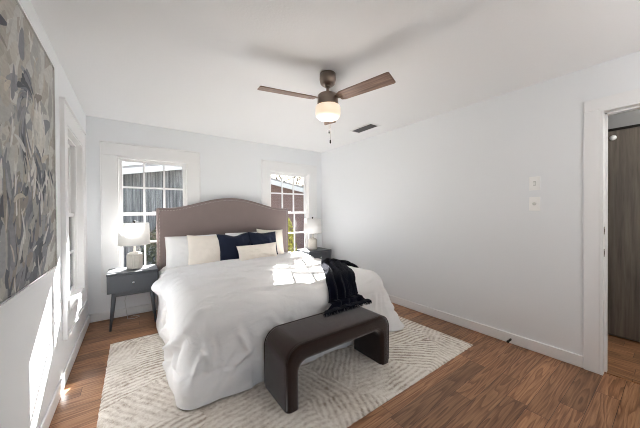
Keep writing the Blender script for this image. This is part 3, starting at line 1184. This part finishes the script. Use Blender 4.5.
CP = [Vector(c[0]) for c in ctrl]
CWd = [Vector((c[1], 0, 0)) for c in ctrl]
bm = bmesh.new()
rows = []
NR, NC = 150, 64
for i in range(NR + 1):
    t_ = i / NR * (len(CP) - 1)
    c = catmull(CP, t_)
    w = catmull(CWd, t_).x
    tg = (catmull(CP, min(t_ + .05, len(CP) - 1)) - catmull(CP, max(t_ - .05, 0))).normalized()
    onb = sm(9.6, 10.4, t_)
    nm = Vector((0, 0, 1))
    loc, nrm, _, _ = BV.find_nearest(c)
    if nrm is None:
        nrm = nm
    if nrm.dot(c - Vector((1.2, 2.9, .3))) < 0:
        nrm = -nrm
    if t_ > 7:
        nrm = nrm.lerp(Vector((0, -1, .2)), sm(7, 9, t_)).normalized()
    side = tg.cross(nrm).normalized()
    if t_ > 7.5:
        side = side.lerp(Vector((-1, 0, 0)) if side.x < 0 else Vector((1, 0, 0)), sm(7.5, 9, t_)).normalized()
    row = []
    for j in range(NC + 1):
        u = -1 + 2 * j / NC
        edge_n = 1 + .08 * N(t_ * 1.2, u * .5, 3)
        p = c + side * (u * w / 2 * edge_n)
        l2, n2, _, _ = BV.find_nearest(p)
        if n2.dot(Vector((p.x, p.y, .9)) - Vector((1.2, 2.9, .3))) < 0:
            n2 = -n2
        fold = .007 * (math.sin(u * 13 + 2.5 * N(t_ * .25, u * 1.2, 8)) + 1) + .020 * (N(u * 4, t_ * .35, 5) + 1) + .006 * (N(u * 11, t_ * 1.4, 7) + 1)
        bunch = math.exp(-((t_ - 3.8) / 1.3) ** 2) * .022 * (1 - u * u)
        off = .009 + fold * (1 - .5 * onb) * (.55 + .45 * (1 - abs(u))) + bunch
        if t_ < 9.0:
            q = l2 + n2.normalized() * off
        else:
            q = Vector((p.x, min(l2.y, p.y) - off * (1 - onb) * .8, max(p.z, 0.0)))
            q.z = max(q.z, .437 + off * .8 * onb + .003) if q.y < 1.83 else q.z
        row.append(bm.verts.new(q))
    rows.append(row)
for a, b in zip(rows, rows[1:]):
    for j in range(NC):
        bm.faces.new((a[j], a[j + 1], b[j + 1], b[j]))
blanket = obj('throw_blanket', bm, 'throw', smooth=True)
md = blanket.modifiers.new('solid', 'SOLIDIFY')
md.thickness = .006
md.offset = 1
tag(blanket, 'black knitted throw blanket bunched over the foot of the bed', 'blanket')
# fringe along its lower hem
bm = bmesh.new()
last = [v_.co.copy() for v_ in rows[-1]] if False else None
me = blanket.data
lastrow = [me.vertices[len(me.vertices) - (NC + 1) + j].co.copy() for j in range(NC + 1)]
for j in range(0, NC * 2):
    a = lastrow[j // 2].lerp(lastrow[min(NC, j // 2 + 1)], random.random())
    p0 = a + Vector((random.uniform(-.004, .004), .005, .003))
    dy = -random.uniform(.002, .022)
    tube(bm, [p0, p0 + Vector((random.uniform(-.008, .008), dy * .5, -.001)), Vector((p0.x + random.uniform(-.012, .012), p0.y + dy, .437))], [.004, .0035, .001], 5)
obj('fringe', bm, 'throw', blanket, smooth=True)

# ------------------------------------------------------------ bench
bx0, bx1, by0, by1, bz, th, lt = .776, 1.765, 1.446, 1.805, .428, .122, .098
outer = [(bx0, .008)] + arc(bx0 + .12, bz - .12, .12, 180, 90, 12) + arc(bx1 - .12, bz - .12, .12, 90, 0, 12) + [(bx1, .008)]
inner = [(bx1 - lt, .008)] + arc(bx1 - lt - .07, bz - th - .07, .07, 0, 90, 10) + arc(bx0 + lt + .07, bz - th - .07, .07, 90, 180, 10) + [(bx0 + lt, .008)]
bm = bmesh.new()
n_o = len(outer)
# front/back caps as quads between outer and inner curves
inn = inner[::-1]
ring_f, ring_b = [], []
for y, store in ((by0, ring_f), (by1, ring_b)):
    store.append([bm.verts.new((p[0], y, p[1])) for p in outer])
    # resample the inner curve to the same count
    pts = inn
    Ls = [0]
    for a, b in zip(pts, pts[1:]):
        Ls.append(Ls[-1] + math.hypot(b[0] - a[0], b[1] - a[1]))
    store.append([])
    idx = [0] + [1 + k * 10 / 12 for k in range(13)] + [12 + k * 10 / 12 for k in range(13)] + [23]
    for t_ in idx:
        i = min(int(t_), len(pts) - 2)
        f_ = t_ - i
        store[1].append(bm.verts.new((pts[i][0] * (1 - f_) + pts[i + 1][0] * f_, y, pts[i][1] * (1 - f_) + pts[i + 1][1] * f_)))
for i in range(n_o - 1):
    for rg in (ring_f, ring_b):
        bm.faces.new((rg[0][i], rg[0][i + 1], rg[1][i + 1], rg[1][i]))
    bm.faces.new((ring_f[0][i], ring_f[0][i + 1], ring_b[0][i + 1], ring_b[0][i]))
    bm.faces.new((ring_f[1][i], ring_f[1][i + 1], ring_b[1][i + 1], ring_b[1][i]))
for i in (0, n_o - 1):
    bm.faces.new((ring_f[0][i], ring_f[1][i], ring_b[1][i], ring_b[0][i]))
bench = obj('bench', bm, 'bench', bevel=.036, seg=6, smooth=True)
bmb = bmesh.new()
bmb.from_mesh(bench.data)
wl_ = bmb.edges.layers.float.new('bevel_weight_edge')
for e_ in bmb.edges:
    low_ = all(v_.co.z < .01 for v_ in e_.verts)
    if low_:
        e_.smooth = False
    elif e_.calc_face_angle(0) > R(60):
        e_[wl_] = 1.0
bmb.to_mesh(bench.data)
bmb.free()
bench.modifiers['bevel'].limit_method = 'WEIGHT'
tag(bench, 'dark brown velvet waterfall bench at the foot of the bed', 'bench')
bm = bmesh.new()
for y in (by0 + .012, by1 - .012):
    tube(bm, [(p[0], y, p[1]) for p in [(bx0 + .004, .03)] + arc(bx0 + .12, bz - .12, .117, 180, 90, 14) + arc(bx1 - .12, bz - .12, .117, 90, 0, 14) + [(bx1 - .004, .03)]], .0045, 6)
obj('seam', bm, 'bench', bench, smooth=True)


# ------------------------------------------------------------ nightstands and lamps
def nightstand(label):
    e = empty('nightstand', (0, 3.81, 0), label, 'nightstand', 'nightstands beside the bed')
    w, d0, d1 = .238, -.185, .185
    obj('top', boxes((-w, w, d0 - .004, d1, .607, .627)), 'charcoal', e, bevel=.003)
    obj('case', boxes((-w + .002, w - .002, d0 + .014, d1, .405, .607)), 'charcoal', e, bevel=.002)
    dr_ = obj('drawer', boxes((-w + .012, w - .012, d0 - .002, d0 + .014, .417, .600)), 'charcoal', e, bevel=.002)
    k = lathe(bmesh.new(), [(.001, 0), (.005, 0), (.005, .010), (.013, .016), (.013, .021), (.001, .025)], n=24)
    o = obj('knob', k, 'chrome', dr_, smooth=True)
    o.rotation_euler = (R(90), 0, 0)
    o.location = (0, d0 - .002, .512)
    obj('apron', boxes((-w + .04, w - .04, d0 + .03, d0 + .048, .362, .405), (-w + .04, w - .04, d1 - .048, d1 - .03, .362, .405),
                       (-w + .04, -w + .058, d0 + .03, d1 - .03, .362, .405), (w - .058, w - .04, d0 + .03, d1 - .03, .362, .405)), 'charcoal', e, bevel=.002)
    for sx_ in (-1, 1):
        for sy_ in (-1, 1):
            bm = bmesh.new()
            tube(bm, [(sx_ * (w - .062), sy_ * .135, .405), (sx_ * (w - .055), sy_ * .143, .33), (sx_ * (w - .028), sy_ * .172, .002)], [.021, .020, .011], 14)
            obj('leg', bm, 'charcoal', e, smooth=True)
    return e


ns = nightstand('charcoal nightstand with one drawer left of the bed')
ns2 = copy_tree(ns)
ns2.location.x = 2.615
ns2['label'] = 'charcoal nightstand in the right corner, mostly behind the bed'


def lamp(label):
    e = empty('table_lamp', (0.015, 3.83, .628), label, 'table lamp', 'lamps on the nightstands')
    obj('base', lathe(bmesh.new(), [(.066, 0), (.074, .004), (.078, .02), (.078, .16), (.073, .182), (.05, .19), (.018, .192)], n=56, rib=1, ribamp=.022), 'ceramic', e, smooth=False)
    obj('foot', lathe(bmesh.new(), [(.07, 0), (.07, .006), (.066, .008)], n=40), 'chrome', e, smooth=True)
    obj('neck', lathe(bmesh.new(), [(.05, .19), (.052, .198), (.030, .202), (.014, .206), (.012, .33), (.016, .335)], n=32), 'ceramic', e, smooth=True)
    r0, r1, z0, z1 = .160, .150, .285, .545
    sh = obj('lamp_shade', lathe(bmesh.new(), [(r0, z0), (r1, z1), (r1 - .003, z1), (r0 - .003, z0)], n=64, close=True), 'shade', e, smooth=True)
    for z, r_ in ((z0 + .002, r0), (z1 - .002, r1)):
        bm = bmesh.new()
        tube(bm, [((r_ + .0005) * math.cos(2 * PI * i / 48), (r_ + .0005) * math.sin(2 * PI * i / 48), z) for i in range(49)], .0025, 6)
        obj('shade_ring', bm, 'chrome', sh, smooth=True)
    bm = bmesh.new()
    for k in range(3):
        a = 2 * PI * k / 3
        tube(bm, [(0, 0, z1 - .03), (r1 * math.cos(a), r1 * math.sin(a), z1 - .004)], .0022, 6)
    obj('shade_spider', bm, 'chrome', sh, smooth=True)
    bm = bmesh.new()
    tube(bm, [(.015, 0, .325), (.045, 0, .37), (.05, 0, .43), (.03, 0, .50), (0, 0, .52), (-.03, 0, .50), (-.05, 0, .43), (-.045, 0, .37), (-.015, 0, .325)], .002, 6)
    obj('harp', bm, 'chrome', e, smooth=True)
    bm = bmesh.new()
    lathe(bm, [(.008, .335), (.028, .36), (.03, .40), (.018, .43), (.001, .44)], n=24)
    obj('bulb', bm, 'ceramic', e, smooth=True)
    obj('finial', lathe(bmesh.new(), [(.004, .515), (.005, .548), (.013, .552), (.015, .562), (.010, .572), (.001, .575)], n=20), 'dark_metal', e, smooth=True)
    return e


lp = lamp('ribbed grey table lamp with a white drum shade on the left nightstand')
lp2 = copy_tree(lp)
lp2.location.x = 2.60
lp2.location.y = 3.84
lp2['label'] = 'ribbed grey table lamp with a white drum shade on the right nightstand'

bm = bmesh.new()
tube(bm, [(.03, 4.035, .62), (.02, 4.05, .5), (-.05, 4.06, .34), (-.09, 4.05, .2), (-.07, 4.0, .05), (-.06, 3.93, .006), (0, 3.90, .005), (.06, 3.95, .005), (.02, 4.02, .005), (-.03, 4.0, .005)], .003, 6)
tag(obj('power_cord', bm, 'cord_white', smooth=True), 'thin pale lamp cord hanging behind the left nightstand', 'cord')

# ------------------------------------------------------------ outdoors
structure('ground_outside', boxes((-30, 40, YB + T + .02, 60, -.5, -.40), (-30, XL - T - .02, -20, YB + T + .02, -.5, -.40), (XL - T - .02, 40, -20, YF - T - .02, -.5, -.40)), 'grass')
hs = empty('neighbour_house', (2.1, 10, -.4), 'low gabled neighbouring house seen through the back windows', 'house')
GX, GZ = 2.1, 3.02


def gz(x):
    return GZ - .185 * abs(x - GX)


at(obj('board_wall', prism(bmesh.new(), [(-6, -.4), (3.4, -.4), (3.4, gz(3.4)), (GX, GZ), (-6, gz(-6))], 'Y', 10.0, 10.2), 'siding'), hs)
at(obj('brick_wall', prism(bmesh.new(), [(3.4, -.4), (9.5, -.4), (9.5, gz(9.5)), (3.4, gz(3.4))], 'Y', 9.98, 10.2), 'brick'), hs)
bm = bmesh.new()
prism(bm, [(-6.4, gz(-6.4)), (GX, GZ), (9.9, gz(9.9)), (9.9, gz(9.9) + .1), (GX, GZ + .1), (-6.4, gz(-6.4) + .1)], 'Y', 9.6, 16.0)
at(obj('roof', bm, 'roof_felt'), hs)
bm = bmesh.new()
prism(bm, [(-6.4, gz(-6.4) - .16), (GX, GZ - .16), (9.9, gz(9.9) - .16), (9.9, gz(9.9) + .02), (GX, GZ + .02), (-6.4, gz(-6.4) + .02)], 'Y', 9.56, 9.6)
at(obj('fascia_board', bm, 'fascia'), hs)


def branch(bm, p, d, L, r_, lvl, rng):
    pts, rads = [p], [r_]
    q = p.copy()
    dd = d.copy()
    n = 5
    for i in range(n):
        dd = (dd + Vector((rng.uniform(-.2, .2), rng.uniform(-.2, .2), rng.uniform(-.05, .14)))).normalized()
        q = q + dd * (L / n)
        pts.append(q.copy())
        rads.append(r_ * (1 - .6 * (i + 1) / n))
    tube(bm, pts, rads, 5)
    if lvl > 0:
        for k in range(5 if lvl > 1 else 6):
            i = rng.randint(2, n)
            a = Vector((rng.uniform(-1, 1), rng.uniform(-1, 1), rng.uniform(-.1, .7))).normalized()
            branch(bm, pts[i], (dd * .5 + a).normalized(), L * rng.uniform(.5, .72), rads[i] * .75, lvl - 1, rng)


def bare_tree(x, y, h, seed, label):
    rng = random.Random(seed)
    e = empty('bare_tree', (x, y, -.4), label, 'tree', 'bare winter trees beyond the house')
    bm = bmesh.new()
    tube(bm, [(0, 0, 0), (.05, .02, h * .2), (.0, .05, h * .42)], [.2, .16, .12], 8)
    obj('trunk', bm, 'bark', e, smooth=True)
    bm = bmesh.new()
    for k in range(7):
        a = k * 2.4
        branch(bm, Vector((0, .05, h * (.25 + .028 * k))), Vector((math.cos(a), math.sin(a), 1.0)).normalized(), h * .42, .07, 3, rng)
    obj('branches', bm, 'bark', e)
    return e


bare_tree(10.5, 18.5, 7.5, 3, 'tall bare tree whose branches cross the sky in the right back window')
bare_tree(2.0, 21, 6.2, 8, 'bare tree over the roof in the left back window')


def bush(x, y, rx, h, n, mat, label, seed, stems=0):
    rng = random.Random(seed)
    e = empty('shrub', (x, y, -.4), label, 'shrub')
    bm = bmesh.new()
    for i in range(n):
        a, b = rng.uniform(0, 2 * PI), rng.random()
        rr = rx * math.sqrt(rng.random())
        zz_ = h * (.08 + .92 * b)
        rr *= math.sqrt(max(.1, 1 - (b * 1.0) ** 2))
        c = Vector((rr * math.cos(a), rr * math.sin(a), zz_))
        s = rng.uniform(.03, .06)
        ax = Vector((rng.uniform(-1, 1), rng.uniform(-1, 1), rng.uniform(-1, 1))).normalized()
        u = ax.orthogonal().normalized() * s
        w = ax.cross(u).normalized() * s * .5
        bm.faces.new([bm.verts.new(c - u), bm.verts.new(c - w), bm.verts.new(c + u), bm.verts.new(c + w)])
    obj('foliage', bm, mat, e)
    bm = bmesh.new()
    for k in range(8):
        a = rng.uniform(0, 6.28)
        tube(bm, [(0, 0, 0), (rx * .4 * math.cos(a), rx * .4 * math.sin(a), h * .45), (rx * .8 * math.cos(a), rx * .8 * math.sin(a), h * .85)], [.02, .012, .005], 5)
    obj('stems', bm, 'bark', e)
    return e


bush(3.95, 7.3, .34, 1.5, 1500, 'leaf_yellow', 'yellow-green shrub outside the right back window', 4)
bush(.95, 7.6, 1.0, 1.5, 4200, 'leaf_dark', 'dark evergreen shrub outside the left back window', 5)
